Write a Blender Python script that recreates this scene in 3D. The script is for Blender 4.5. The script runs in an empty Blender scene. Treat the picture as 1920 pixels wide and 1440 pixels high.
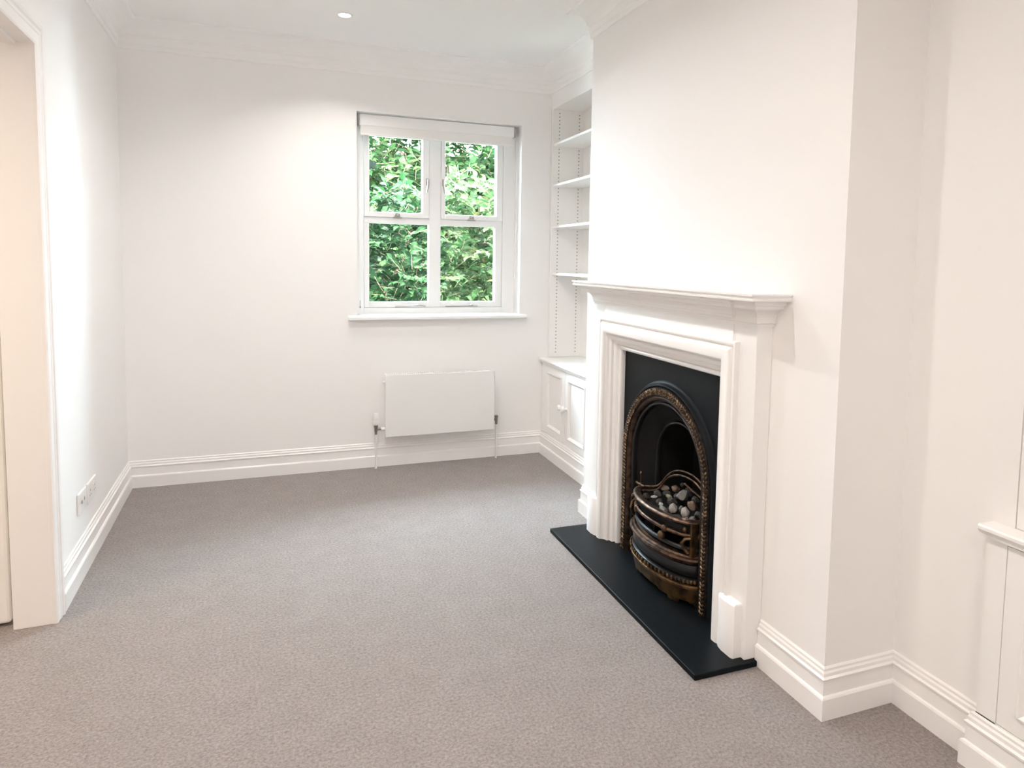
import bpy, math, random
from mathutils import Vector, Matrix, noise
random.seed(7)
C = bpy.context.scene.collection
PI = math.pi
TL = 0.0328                                   # the left wall runs slightly out of square

# ------------------------------------------------------------------ camera, world, exposure
cam = bpy.data.cameras.new('camera'); camo = bpy.data.objects.new('camera', cam); C.objects.link(camo)
F, PX, PY = 1283.47, 1018.2, 588.7
yaw, pitch, roll = 0.3623, -0.0763, 0.0166
cam.sensor_fit = 'HORIZONTAL'; cam.sensor_width = 36.0; cam.lens = F/1920*36
cam.shift_x = (960-PX)/1920; cam.shift_y = (PY-720)/1920
cam.clip_start = 0.05; cam.clip_end = 100
fw = Vector((math.sin(yaw)*math.cos(pitch), math.cos(yaw)*math.cos(pitch), math.sin(pitch)))
r0 = Vector((math.cos(yaw), -math.sin(yaw), 0)); u0 = r0.cross(fw)
rt = math.cos(roll)*r0 + math.sin(roll)*u0; up = -math.sin(roll)*r0 + math.cos(roll)*u0
M = Matrix((rt, up, -fw)).transposed().to_4x4(); M.translation = Vector((0.9517, -4.9815, 1.5))
camo.matrix_world = M
bpy.context.scene.camera = camo

w = bpy.data.worlds.new('overcast_sky'); bpy.context.scene.world = w; w.use_nodes = True
bg = w.node_tree.nodes['Background']; bg.inputs[0].default_value = (0.70, 0.86, 1.0, 1); bg.inputs[1].default_value = 36.0

sunl = bpy.data.lights.new('sun', 'SUN'); sunl.energy = 44.0; sunl.angle = math.radians(8); sunl.color = (1, .95, .86)
suno = bpy.data.objects.new('sun', sunl); C.objects.link(suno)
suno.rotation_euler = (math.radians(22), 0, math.radians(25)); suno.location = (0, -3, 9)

vs = bpy.context.scene.view_settings
bpy.context.scene.display_settings.display_device = 'sRGB'
vs.view_transform = 'Standard'; vs.look = 'None'; vs.gamma = 1.0; vs.use_curve_mapping = False
vs.exposure = 0.88
LAMP_W = 26.5
cy_ = bpy.context.scene.cycles
cy_.max_bounces = 18; cy_.diffuse_bounces = 15; cy_.glossy_bounces = 4; cy_.transparent_max_bounces = 16
cy_.sample_clamp_indirect = 6.0; cy_.use_denoising = True

# ------------------------------------------------------------------ materials
def new_mat(name):
    m = bpy.data.materials.new(name); m.use_nodes = True
    return m, m.node_tree.nodes, m.node_tree.links, m.node_tree.nodes['Principled BSDF']
def plain(name, col, rough=.5, metal=0.0, bump=0.0, bscale=60, spec=.5, var=0.0):
    m, n, l, b = new_mat(name)
    b.inputs['Base Color'].default_value = (*col, 1); b.inputs['Roughness'].default_value = rough
    b.inputs['Metallic'].default_value = metal; b.inputs['Specular IOR Level'].default_value = spec
    tc = n.new('ShaderNodeTexCoord'); nz = n.new('ShaderNodeTexNoise'); nz.inputs['Scale'].default_value = bscale
    nz.inputs['Detail'].default_value = 4
    l.new(tc.outputs['Object'], nz.inputs['Vector'])
    if bump:
        bp = n.new('ShaderNodeBump'); bp.inputs['Strength'].default_value = bump; bp.inputs['Distance'].default_value = .01
        l.new(nz.outputs['Fac'], bp.inputs['Height']); l.new(bp.outputs['Normal'], b.inputs['Normal'])
    if var:
        rp = n.new('ShaderNodeValToRGB'); rp.color_ramp.elements[0].position = .35; rp.color_ramp.elements[1].position = .65
        rp.color_ramp.elements[0].color = (*[c*(1-var) for c in col], 1); rp.color_ramp.elements[1].color = (*[min(1, c*(1+var)) for c in col], 1)
        l.new(nz.outputs['Fac'], rp.inputs['Fac']); l.new(rp.outputs['Color'], b.inputs['Base Color'])
    return m
M_wall = plain('wall_paint', (.935, .928, .924), .65, bump=.03, bscale=250, spec=.3)
M_ceil = plain('ceiling_paint', (.955, .955, .955), .7, bump=.02, bscale=250, spec=.3)
M_wood = plain('white_satin_paint', (.93, .923, .918), .32, bump=.015, bscale=30, spec=.4)
M_cab = plain('cabinet_paint', (.93, .925, .915), .35, bump=.01, bscale=30, spec=.4)
M_frame = plain('window_frame_paint', (.92, .925, .93), .3, spec=.45)
M_rad = plain('radiator_enamel', (.88, .88, .875), .35, spec=.4)
M_plastic = plain('white_plastic', (.88, .87, .86), .3)
M_chrome = plain('brushed_nickel', (.45, .43, .40), .28, 1.0)
M_dull = plain('dull_brass_nickel', (.30, .28, .24), .38, 1.0)
M_dark = plain('dark_slot', (.05, .05, .05), .6)
M_hole = plain('peg_hole_shade', (.38, .36, .33), .7)
M_cast = plain('black_cast_iron', (.0050, .0072, .0092), .45, 0, bump=.05, bscale=120, spec=.13)
M_soot = plain('sooty_iron', (.009, .009, .009), .85, 0, bump=.2, bscale=60, spec=.2)
M_slate = plain('honed_slate', (.0045, .0065, .0085), .42, 0, bump=.02, bscale=40, spec=.12, var=.2)
M_bulb = None
def metal_two(name, hi, lo, scale, rough=.38):
    m, n, l, b = new_mat(name)
    b.inputs['Roughness'].default_value = rough; b.inputs['Metallic'].default_value = .85
    tc = n.new('ShaderNodeTexCoord'); nz = n.new('ShaderNodeTexNoise'); nz.inputs['Scale'].default_value = scale; nz.inputs['Detail'].default_value = 5
    rp = n.new('ShaderNodeValToRGB'); rp.color_ramp.elements[0].position = .38; rp.color_ramp.elements[1].position = .62
    rp.color_ramp.elements[0].color = (*lo, 1); rp.color_ramp.elements[1].color = (*hi, 1)
    l.new(tc.outputs['Object'], nz.inputs['Vector']); l.new(nz.outputs['Fac'], rp.inputs['Fac']); l.new(rp.outputs['Color'], b.inputs['Base Color'])
    bp = n.new('ShaderNodeBump'); bp.inputs['Strength'].default_value = .15; bp.inputs['Distance'].default_value = .004
    l.new(nz.outputs['Fac'], bp.inputs['Height']); l.new(bp.outputs['Normal'], b.inputs['Normal'])
    return m
M_copper = metal_two('aged_copper', (.17, .10, .065), (.04, .026, .02), 30)
M_bronze = metal_two('aged_bronze', (.21, .125, .055), (.07, .042, .022), 22, .42)
M_bead = metal_two('worn_copper_relief', (.30, .20, .12), (.045, .028, .018), 55, .35)
M_darkb = metal_two('dark_bronze_ground', (.035, .024, .018), (.014, .011, .010), 40, .45)
M_darkb2 = metal_two('brown_bronze', (.085, .052, .034), (.03, .02, .015), 30, .42)
M_gun = plain('blackened_steel', (.035, .036, .038), .3, .8, bump=.05, bscale=40)

def carpet():
    m, n, l, b = new_mat('greige_carpet')
    tc = n.new('ShaderNodeTexCoord')
    a = n.new('ShaderNodeTexNoise'); a.inputs['Scale'].default_value = 95; a.inputs['Detail'].default_value = 5; a.inputs['Roughness'].default_value = .75
    v = n.new('ShaderNodeTexVoronoi'); v.inputs['Scale'].default_value = 150
    big = n.new('ShaderNodeTexNoise'); big.inputs['Scale'].default_value = 9; big.inputs['Detail'].default_value = 4
    for t in (a, v, big): l.new(tc.outputs['Object'], t.inputs['Vector'])
    rp = n.new('ShaderNodeValToRGB'); e = rp.color_ramp.elements
    e[0].position = .30; e[0].color = (.186, .161, .157, 1); e[1].position = .70; e[1].color = (.44, .397, .386, 1)
    x = e.new(.5); x.color = (.314, .279, .271, 1)
    l.new(a.outputs['Fac'], rp.inputs['Fac'])
    mx = n.new('ShaderNodeMixRGB'); mx.blend_type = 'MULTIPLY'; mx.inputs[0].default_value = .22
    l.new(rp.outputs['Color'], mx.inputs[1]); l.new(big.outputs['Fac'], mx.inputs[2])
    l.new(mx.outputs[0], b.inputs['Base Color'])
    b.inputs['Roughness'].default_value = .95; b.inputs['Specular IOR Level'].default_value = .1
    b.inputs['Sheen Weight'].default_value = .12
    ad = n.new('ShaderNodeMath'); ad.operation = 'SUBTRACT'; l.new(a.outputs['Fac'], ad.inputs[0]); l.new(v.outputs['Distance'], ad.inputs[1])
    bp = n.new('ShaderNodeBump'); bp.inputs['Strength'].default_value = .45; bp.inputs['Distance'].default_value = .006
    l.new(ad.outputs[0], bp.inputs['Height']); l.new(bp.outputs['Normal'], b.inputs['Normal'])
    return m
M_carpet = carpet()

def glass():
    m = bpy.data.materials.new('window_glass'); m.use_nodes = True; n, l = m.node_tree.nodes, m.node_tree.links
    n.remove(n['Principled BSDF'])
    t = n.new('ShaderNodeBsdfTransparent'); t.inputs[0].default_value = (.96, .985, .97, 1)
    g = n.new('ShaderNodeBsdfGlossy'); g.inputs['Roughness'].default_value = .02
    lw = n.new('ShaderNodeLayerWeight'); lw.inputs[0].default_value = .12
    mx = n.new('ShaderNodeMixShader'); l.new(lw.outputs['Fresnel'], mx.inputs[0]); l.new(t.outputs[0], mx.inputs[1]); l.new(g.outputs[0], mx.inputs[2])
    l.new(mx.outputs[0], n['Material Output'].inputs[0]); return m
M_glass = glass()

def leaf_mat(name, cols):
    m, n, l, b = new_mat(name)
    g = n.new('ShaderNodeNewGeometry'); rp = n.new('ShaderNodeValToRGB'); e = rp.color_ramp.elements
    cols = [(c[0]*.088, c[1]*.100, c[2]*.062) for c in cols]; e[0].position = 0; e[0].color = (*cols[0], 1); e[1].position = 1; e[1].color = (*cols[-1], 1)
    for i, c in enumerate(cols[1:-1]): x = e.new((i+1)/(len(cols)-1)); x.color = (*c, 1)
    l.new(g.outputs['Random Per Island'], rp.inputs['Fac']); l.new(rp.outputs['Color'], b.inputs['Base Color'])
    b.inputs['Roughness'].default_value = .7; b.inputs['Specular IOR Level'].default_value = .2
    tr = n.new('ShaderNodeBsdfTranslucent'); l.new(rp.outputs['Color'], tr.inputs[0])
    mx = n.new('ShaderNodeMixShader'); mx.inputs[0].default_value = .35
    l.new(b.outputs[0], mx.inputs[1]); l.new(tr.outputs[0], mx.inputs[2]); l.new(mx.outputs[0], n['Material Output'].inputs[0])
    return m
M_leafA = leaf_mat('leaf_green_bright', [(.10, .30, .09), (.20, .46, .17), (.34, .62, .27), (.50, .72, .42), (.16, .40, .16), (.62, .70, .32)])
M_leafB = leaf_mat('leaf_green_deep', [(.07, .24, .09), (.14, .38, .17), (.26, .54, .29), (.09, .30, .13), (.36, .60, .38)])
M_leafC = leaf_mat('leaf_green_fresh', [(.16, .40, .14), (.32, .60, .26), (.50, .74, .44), (.66, .80, .52), (.24, .52, .24), (.72, .62, .34)])
M_bark = plain('shrub_bark', (.20, .13, .08), .8, bump=.3, bscale=30)
M_soil = plain('pale_paving', (.72, .71, .69), .9, bump=.3, bscale=12, var=.3)
M_fence = plain('dark_sky_backing', (.016, .026, .014), .8, bump=.2, bscale=10, var=.2)

# ------------------------------------------------------------------ mesh helpers
class MB:
    def __init__(s): s.v = []; s.f = []
    def box(s, x0, x1, y0, y1, z0, z1):
        b = len(s.v)
        s.v += [(x, y, z) for z in (z0, z1) for (x, y) in ((x0, y0), (x1, y0), (x1, y1), (x0, y1))]
        s.f += [[b+i for i in q] for q in ((3, 2, 1, 0), (4, 5, 6, 7), (0, 1, 5, 4), (1, 2, 6, 5), (2, 3, 7, 6), (3, 0, 4, 7))]
        return s
    def rings(s, rings, closed=True, cap=True, loop=False):
        n = len(rings[0]); b = len(s.v)
        for r in rings: s.v += [tuple(p) for p in r]
        R = len(rings)
        for i in range(R if loop else R-1):
            j = (i+1) % R
            for k in range(n if closed else n-1):
                k2 = (k+1) % n
                s.f.append([b+i*n+k, b+i*n+k2, b+j*n+k2, b+j*n+k])
        if cap and not loop and closed:
            s.f.append([b+k for k in range(n)][::-1]); s.f.append([b+(R-1)*n+k for k in range(n)])
        return s
    def tube(s, pts, r, n=10, cap=True):
        pts = [Vector(p) for p in pts]; rings = []
        rr = r if isinstance(r, (list, tuple)) else [r]*len(pts)
        prev = None
        for i, p in enumerate(pts):
            d = (pts[min(i+1, len(pts)-1)] - pts[max(i-1, 0)]).normalized()
            if prev is None: a = d.orthogonal().normalized()
            else: a = (prev - d*prev.dot(d)).normalized()
            prev = a; bb = d.cross(a)
            rings.append([p + rr[i]*(math.cos(2*PI*k/n)*a + math.sin(2*PI*k/n)*bb) for k in range(n)])
        return s.rings(rings, True, cap)
    def lathe(s, o, axis, prof, n=20):
        o = Vector(o); ax = Vector(axis).normalized(); a = ax.orthogonal().normalized(); b = ax.cross(a)
        return s.rings([[o + ax*h + max(r, 1e-4)*(math.cos(2*PI*k/n)*a + math.sin(2*PI*k/n)*b) for k in range(n)] for (r, h) in prof])
    def prism(s, poly, z0, z1, axis='z'):
        def T(a, b, c): return (a, b, c) if axis == 'z' else ((c, a, b) if axis == 'x' else (a, c, b))
        return s.rings([[T(a, b, z0) for a, b in poly], [T(a, b, z1) for a, b in poly]])
    def ell(s, c, r, nu=10, nv=6, fn=None):
        rings = []
        for i in range(nv+1):
            t = PI*i/nv; rr = max(math.sin(t), 1e-3)
            rings.append([(c[0]+r[0]*rr*math.cos(2*PI*k/nu), c[1]+r[1]*rr*math.sin(2*PI*k/nu), c[2]-r[2]*math.cos(t)) for k in range(nu)])
        return s.rings(rings)
    def build(s, name, mat, parent=None, smooth=False, bevel=0.0, rotz=0.0, loc=(0, 0, 0)):
        me = bpy.data.meshes.new(name); me.from_pydata([tuple(p) for p in s.v], [], s.f); me.validate(); me.update()
        import bmesh
        bm = bmesh.new(); bm.from_mesh(me); bmesh.ops.recalc_face_normals(bm, faces=bm.faces); bm.to_mesh(me); bm.free()
        me.materials.append(mat)
        o = bpy.data.objects.new(name, me); C.objects.link(o)
        if parent is not None: o.parent = parent
        o.rotation_euler[2] = rotz; o.location = loc
        if smooth:
            for p in me.polygons: p.use_smooth = True
            me.set_sharp_from_angle(angle=math.radians(38))
        if bevel:
            bv = o.modifiers.new('bevel', 'BEVEL'); bv.width = bevel; bv.segments = 2; bv.limit_method = 'ANGLE'; bv.angle_limit = math.radians(50)
        return o
def lid(u, v, w_): return (u, v, w_)
def sweep_rings(path, prof, T=lid, closed=False):
    P = [Vector(p) for p in path]; n = len(P); out = []
    for i in range(n):
        def nrm(a, b): d = (P[b]-P[a]).normalized(); return Vector((-d.y, d.x))
        if closed: n1, n2 = nrm((i-1) % n, i), nrm(i, (i+1) % n)
        elif i == 0: n1 = n2 = nrm(0, 1)
        elif i == n-1: n1 = n2 = nrm(n-2, n-1)
        else: n1, n2 = nrm(i-1, i), nrm(i, i+1)
        m = (n1+n2); m = m/ (m.dot(n1)) if abs(m.dot(n1)) > 1e-6 else n1
        out.append([T(P[i].x+m.x*o, P[i].y+m.y*o, h) for o, h in prof])
    return out
def sweep(mb, path, prof, T=lid, closed=False): return mb.rings(sweep_rings(path, prof, T, closed), True, True, closed)
def thing(name, label, cat, loc=(0, 0, 0), group=None, rotz=0.0):
    o = bpy.data.objects.new(name, None); C.objects.link(o); o.location = loc; o.rotation_euler[2] = rotz
    o.empty_display_size = .05
    tag(o, label, cat, group); return o
def tag(o, label, cat, group=None):
    o['label'] = label; o['category'] = cat
    if group: o['group'] = group
    return o
def struct(mb, name, mat, **k):
    o = mb.build(name, mat, **k); o['kind'] = 'structure'; return o
def sempty(name):
    o = bpy.data.objects.new(name, None); C.objects.link(o); o['kind'] = 'structure'; return o
def base(root):
    """children were built in room coordinates: keep them there while the Empty stands at the base"""
    bpy.context.view_layer.update()
    inv = root.matrix_world.inverted()
    for ch in root.children: ch.matrix_parent_inverse = inv

# ------------------------------------------------------------------ dimensions
XB, XR, XK, XS = 2.618, 2.922, 2.838, 2.884
YF, YN = -1.32, -3.28
CZ = 2.94; YBACK = -7.2; ZCOR = 2.771
lx = lambda y: -TL*y

# ------------------------------------------------------------------ room shell
struct(MB().box(-2.8, 3.3, YBACK-.12, .32, -.08, 0), 'floor', M_carpet)
struct(MB().box(-.6, 3.3, YBACK-.12, .32, CZ, CZ+.1), 'ceiling', M_ceil)
# far wall with window opening
OX0, OX1, OZ0, OZ1, WD = 1.435, 2.645, 1.097, 2.52, .28
b = MB(); b.box(-.14, OX0, 0, WD, 0, CZ); b.box(OX1, 3.3, 0, WD, 0, CZ); b.box(OX0, OX1, 0, WD, OZ1, CZ); b.box(OX0, OX1, 0, WD, 0, OZ0)
struct(b, 'wall_far', M_wall)
# left wall (local frame turned by TL)
DY0, DY1, DZ = -1.785, -3.0, 2.30
b = MB(); b.box(-.13, 0, DY0+.01, 0.0, 0, CZ); b.box(-.13, 0, DY1, DY0+.01, DZ+.01, CZ); b.box(-.13, 0, YBACK, DY1, 0, CZ)
struct(b, 'wall_left', M_wall, rotz=TL)
# chimney breast with fire opening
b = MB(); b.box(XB, 3.3, -1.812, YF, 0, CZ); b.box(XB, 3.3, YN, -2.726, 0, CZ); b.box(XB, 3.3, -2.726, -1.812, 1.082, CZ)
b.box(2.96, 3.3, -2.726, -1.812, 0, 1.082)
struct(b, 'wall_chimney', M_wall)
b = MB(); b.box(3.16, 3.3, YF, 0, 0, CZ); struct(b, 'wall_alcove', M_wall)
b = MB(); b.box(XR, 3.3, -3.665, YN, 0, CZ); b.box(3.16, 3.3, -5.3, -3.665, 0, CZ); b.box(XR, 3.3, YBACK, -5.3, 0, CZ)
b.box(XR, 3.16, -5.3, -3.665, 2.66, CZ)
struct(b, 'wall_right', M_wall)
# back wall behind the camera
b = MB(); b.box(-.3, 3.3, YBACK-.12, YBACK, 0, CZ)
struct(b, 'wall_back', M_wall)

# baseboards
BB = [(0, 0), (.024, 0), (.024, .072), (.021, .078), (.014, .081), (.013, .128), (.017, .131), (.018, .138), (.011, .143),
      (.011, .154), (.007, .160), (.007, .168), (.003, .173), (0, .173)]
def seg_objs(path, prof, names, mat, kind='structure', parent=None, T=lid):
    rr = sweep_rings(path, prof, T); out = []
    for i, nm in enumerate(names):
        if nm is None: continue
        o = MB().rings([rr[i], rr[i+1]]).build(nm, mat, parent=parent)
        if kind and parent is None: o['kind'] = kind
        out.append(o)
    return out
seg_objs([(XR, -3.61), (XR, YN), (XB, YN), (XB, -2.957)], BB, ['baseboard_right', 'baseboard_return', 'baseboard_chimney'], M_wood)
seg_objs([(XB, -1.581), (XB, YF), (XK, YF)], BB, ['baseboard_chimney_far', 'baseboard_alcove'], M_wood)
path = [(XK, YF), (XK, 0), (0, 0), (lx(-1.688), -1.688)]
seg_objs(path, BB, [None, 'baseboard_far', 'baseboard_left'], M_wood)
seg_objs([(lx(DY1-.09), DY1-.09), (lx(YBACK), YBACK)], BB, ['baseboard_left_rear'], M_wood)

# cornice
cov = [(.030+.085*(1-math.cos(t*PI/2/8)), 2.854+.070*math.sin(t*PI/2/8)) for t in range(9)]
CP = [(0, ZCOR), (.010, ZCOR), (.012, ZCOR+.006), (.012, ZCOR+.026), (.017, ZCOR+.030), (.018, ZCOR+.066), (.026, ZCOR+.072), (.028, ZCOR+.080)] + cov + [(.118, 2.926), (.124, 2.930), (.124, CZ), (0, CZ)]
seg_objs([(XR, YBACK), (XR, YN), (XB, YN), (XB, YF), (XS, YF), (XS, 0), (0, 0), (lx(YBACK), YBACK)], CP,
         ['trim_1', 'trim_2', 'trim_3', 'trim_4', 'trim_5', 'trim_6', 'trim_7'], M_ceil)

# door casing round the opening in the left wall  (plane u=y, v=z, height = x)
CA = [(-.002, 0), (-.002, .014), (.004, .018), (.040, .018), (.044, .021), (.052, .021), (.056, .017), (.060, .017), (.066, .024), (.080, .026), (.086, .022), (.090, .022), (.094, 0)]
o = sweep(MB(), [(DY1, 0), (DY1, DZ), (DY0, DZ), (DY0, 0)], CA, lambda u, v, h: (h, u, v)).build('trim_8', M_wood, rotz=TL); o['kind'] = 'structure'
# jamb lining and stops
b = MB(); b.box(-.132, .001, DY0-.002, DY0+.012, 0, DZ+.012); b.box(-.132, .001, DY1-.012, DY1+.002, 0, DZ+.012); b.box(-.132, .001, DY1, DY0, DZ-.002, DZ+.012)
b.box(-.085, -.045, DY1, DY0, DZ-.014, DZ)
struct(b, 'trim_9', M_wood, rotz=TL, bevel=.002)
# door leaf folded back in the hallway
dr = sempty('door_1'); dr.rotation_euler[2] = TL
b = MB(); b.box(-.98, -.150, -1.745, -1.705, .012, 2.28); b.build('door_leaf', M_wood, dr, bevel=.012)
b = MB()
for (x0, x1, z0, z1) in ((-.9, -.24, .25, .95), (-.9, -.24, 1.1, 2.15)):
    sweep(b, [(x0, z0), (x0, z1), (x1, z1), (x1, z0)], [(0, .0), (0, .008), (-.012, .010), (-.020, 0)], lambda u, v, h: (u, -1.745-h, v), closed=True)
b.build('door_panel_moulding', M_wood, dr)
# hallway beyond the doorway
b = MB(); b.box(-2.6, -.079, -1.66, -1.54, 0, 2.6); struct(b, 'wall_hall_far', M_wall)
b = MB(); b.box(-2.6, -.008, -3.9, -3.8, 0, 2.6); struct(b, 'wall_hall_near', M_wall)
b = MB(); b.box(-2.7, -2.6, -3.9, -1.54, 0, 2.6); struct(b, 'wall_hall_side', M_wall)
b = MB(); b.box(-2.7, -.003, -3.9, -1.54, 2.6, 2.66); struct(b, 'ceiling_hall', M_ceil)

# ------------------------------------------------------------------ lights (window-end downlight is seen, the others in the room are added)
def emit(name, col, s):
    m = bpy.data.materials.new(name); m.use_nodes = True; n, l = m.node_tree.nodes, m.node_tree.links
    n.remove(n['Principled BSDF']); e = n.new('ShaderNodeEmission'); e.inputs[0].default_value = (*col, 1); e.inputs[1].default_value = s
    l.new(e.outputs[0], n['Material Output'].inputs[0]); return m
M_bulb = emit('lamp_glow', (1, .93, .82), 9)
def downlight(x, y, z, label, power, col=(1, .90, .80), spread=155):
    t = thing('ceiling_downlight', label, 'light', (x, y, z), group='recessed ceiling downlights')
    MB().lathe((0, 0, 0), (0, 0, -1), [(.047, -.001), (.047, .003), (.043, .006), (.036, .006), (.034, -.001)], 28).build('bezel', M_plastic, t, smooth=True)
    MB().lathe((0, 0, 0), (0, 0, -1), [(.0001, .0035), (.030, .0035), (.034, .001), (.034, -.001), (.0001, -.001)], 24).build('lamp', M_bulb, t, smooth=True)
    L = bpy.data.lights.new('downlight_beam', 'AREA'); L.shape = 'DISK'; L.size = .06; L.energy = power; L.color = col; L.spread = math.radians(spread)
    lo = bpy.data.objects.new('downlight_beam', L); C.objects.link(lo); lo.location = (0, 0, -.012); lo.parent = t
    return t
downlight(1.306, -.65, CZ, 'round recessed downlight glowing in the white ceiling above the window end', LAMP_W*.13, (1, .945, .895), 125)
for (x, y, k, c, lab) in [(1.3, -1.55, .34, (1, .965, .94), 'added out-of-view downlight in the ceiling between the window end and the fireplace'),  # unseen downlights added to brighten walls, carpet and chimney breast
        (1.25, -2.9, .23, (1, .95, .905), 'added out-of-view downlight in the ceiling level with the near side of the fireplace'),
        (1.3, -4.3, .26, (1, .90, .81), 'added out-of-view downlight in the ceiling near the bookcase with shelves at right'),
        (1.3, -5.8, .50, (1, .89, .79), 'added out-of-view downlight over the rear of the room')]:
    downlight(x, y, CZ, lab, LAMP_W*k, c)
downlight(-1.1, -2.6, 2.6, 'round recessed downlight in the hallway ceiling beyond the doorway', 13, (1, .80, .60))

# ------------------------------------------------------------------ window
win = sempty('window_1'); YW = .150
b = MB()
jy0, jy1 = .142, .215
b.box(OX0, 1.495, jy0, jy1, OZ0, OZ1); b.box(2.545, OX1, jy0, jy1, OZ0, OZ1)
b.box(1.495, 2.545, jy0, jy1, 2.43, OZ1); b.box(1.495, 2.545, jy0, jy1, OZ0, 1.141)
b.build('outer_frame', M_frame, win, bevel=.003)
b = MB(); a0, a1 = .152, .21
b.box(1.497, 1.535, a0, a1, 1.143, 1.78); b.box(2.490, 2.543, a0, a1, 1.143, 1.78)
b.box(1.5355, 1.9715, a0+.0005, a1, 1.143, 1.184); b.box(2.0605, 2.4895, a0+.0005, a1, 1.143, 1.184)
b.box(1.972, 2.060, a0-.004, a1, 1.1435, 2.429); b.box(1.4975, 1.9715, a0-.003, a1-.001, 1.760, 1.804); b.box(2.0605, 2.5425, a0-.003, a1-.001, 1.760, 1.804)
b.build('mullion_and_transom', M_frame, win, bevel=.003)
for (x0, x1, wl, wr, side) in ((1.499, 1.970, .036, .048, 1), (2.062, 2.541, .030, .048, -1)):
    s = MB(); y0, y1 = .136, .20; z0, z1 = 1.806, 2.428
    s.box(x0, x0+wl, y0, y1, z0, z1); s.box(x1-wr, x1, y0, y1, z0, z1); s.box(x0+wl, x1-wr, y0, y1, z0, z0+.036); s.box(x0+wl, x1-wr, y0, y1, z1-.04, z1)
    so = s.build('casement', M_frame, win, bevel=.003)
    MB().box(x0+wl-.004, x1-wr+.004, .186, .190, z0+.032, z1-.036).build('glass_pane', M_glass, so)
    # cockspur handle on the meeting stile
    hx = x1-.016 if side == 1 else x0+.012
    h = MB(); h.box(hx-.008, hx+.008, y0-.006, y0, 2.05, 2.10)
    h.tube([(hx, y0-.004, 2.075), (hx, y0-.026, 2.078), (hx+.004*side, y0-.030, 2.068)], .006, 10)
    h.tube([(hx+.004*side, y0-.030, 2.09), (hx+.004*side, y0-.031, 2.06), (hx-.002*side, y0-.029, 2.02), (hx-.006*side, y0-.027, 1.995)], [.007, .0075, .006, .004], 10)
    h.build('window_handle', M_chrome, so, smooth=True)
    cx = (x0+x1)/2 + (.0 if side == 1 else -.01)
    h = MB(); h.box(cx-.022, cx+.022, y0-.012, y0, z0+.006, z0+.012); h.tube([(cx-.012, y0-.008, z0+.01), (cx-.010, y0-.014, z0+.03), (cx+.012, y0-.014, z0+.028), (cx+.016, y0-.008, z0+.008)], .005, 8)
    h.box(cx-.03, cx+.035, y0-.006, y0+.004, z0-.006, z0+.002)
    h.build('casement_fastener', M_chrome, so, smooth=True)
for (x0, x1) in ((1.531, 1.976), (2.056, 2.494)):
    MB().box(x0, x1, .186, .190, 1.180, 1.764).build('glass_pane', M_glass, win)
h = MB(); h.tube([(1.72, .140, 1.150), (1.84, .136, 1.156), (1.90, .142, 1.160), (1.945, .142, 1.152)], .004, 8); h.build('stay_bar', M_chrome, win, smooth=True)
h = MB(); h.tube([(2.10, .145, 1.149), (2.35, .142, 1.151)], .003, 8); h.ell((2.30, .136, 1.156), (.016, .010, .009)); h.build('stay_bar', M_chrome, win, smooth=True)
# sill board
b = MB(); sill = [(-.012, 1.064), (-.044, 1.064), (-.050, 1.070), (-.050, 1.084), (-.044, 1.090), (.142, 1.0985), (.142, 1.064)]
b.prism([(y, z) for y, z in [(0.0, 1.064), (-.040, 1.064), (-.048, 1.070), (-.048, 1.086), (-.042, 1.092), (0.0, 1.098)]], 1.372, 2.690, 'x')
b.build('window_sill', M_frame, win, bevel=.001)
MB().box(OX0, OX1, 0, .143, 1.090, 1.099).build('window_board', M_frame, win)

# roller blind in the reveal
t = thing('roller_blind', 'white roller blind rolled almost fully up at the top of the window', 'blind', (2.01, .07, 2.36))
bx0, bx1, by = 1.450, 2.612, .075
MB().lathe((bx0+.012, by+.004, 2.474), (1, 0, 0), [(.0001, 0), (.028, 0), (.028, bx1-bx0-.024), (.0001, bx1-bx0-.024)], 28).build('fabric_roll', M_plastic, t, smooth=True)
b = MB(); b.prism([(by-.026, 2.436), (by-.026, 2.512), (by-.020, 2.512), (by-.020, 2.441), (by-.006, 2.436)], bx0+.012, bx1-.012, 'x'); b.build('fascia', M_frame, t)
MB().box(bx0+.016, bx1-.022, by-.022, by-.020, 2.376, 2.45).build('fabric_sheet', M_plastic, t)
MB().box(bx0+.016, bx1-.022, by-.026, by-.016, 2.366, 2.380).build('hem_bar', M_frame, t, bevel=.003)
for x in (bx0+.001, bx1-.010): MB().box(x, x+.009, by-.028, by+.04, 2.436, 2.515).build('end_bracket', M_chrome, t, bevel=.002)
MB().tube([(2.622, .055, 2.45), (2.624, .055, 1.9), (2.622, .055, 1.42)], .0018, 8).lathe((2.622, .055, 1.42), (0, 0, -1), [(.002, 0), (.006, .008), (.006, .045), (.003, .052)], 12).build('pull_chain', M_plastic, t, smooth=True)
MB().tube([(1.462, .075, 1.20), (1.462, .075, 1.155)], .0022, 8).lathe((1.462, .075, 1.16), (0, 0, -1), [(.003, 0), (.006, .004), (.006, .012), (.003, .016)], 12).build('chain_end', M_chrome, t, smooth=True)
base(t)

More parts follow.
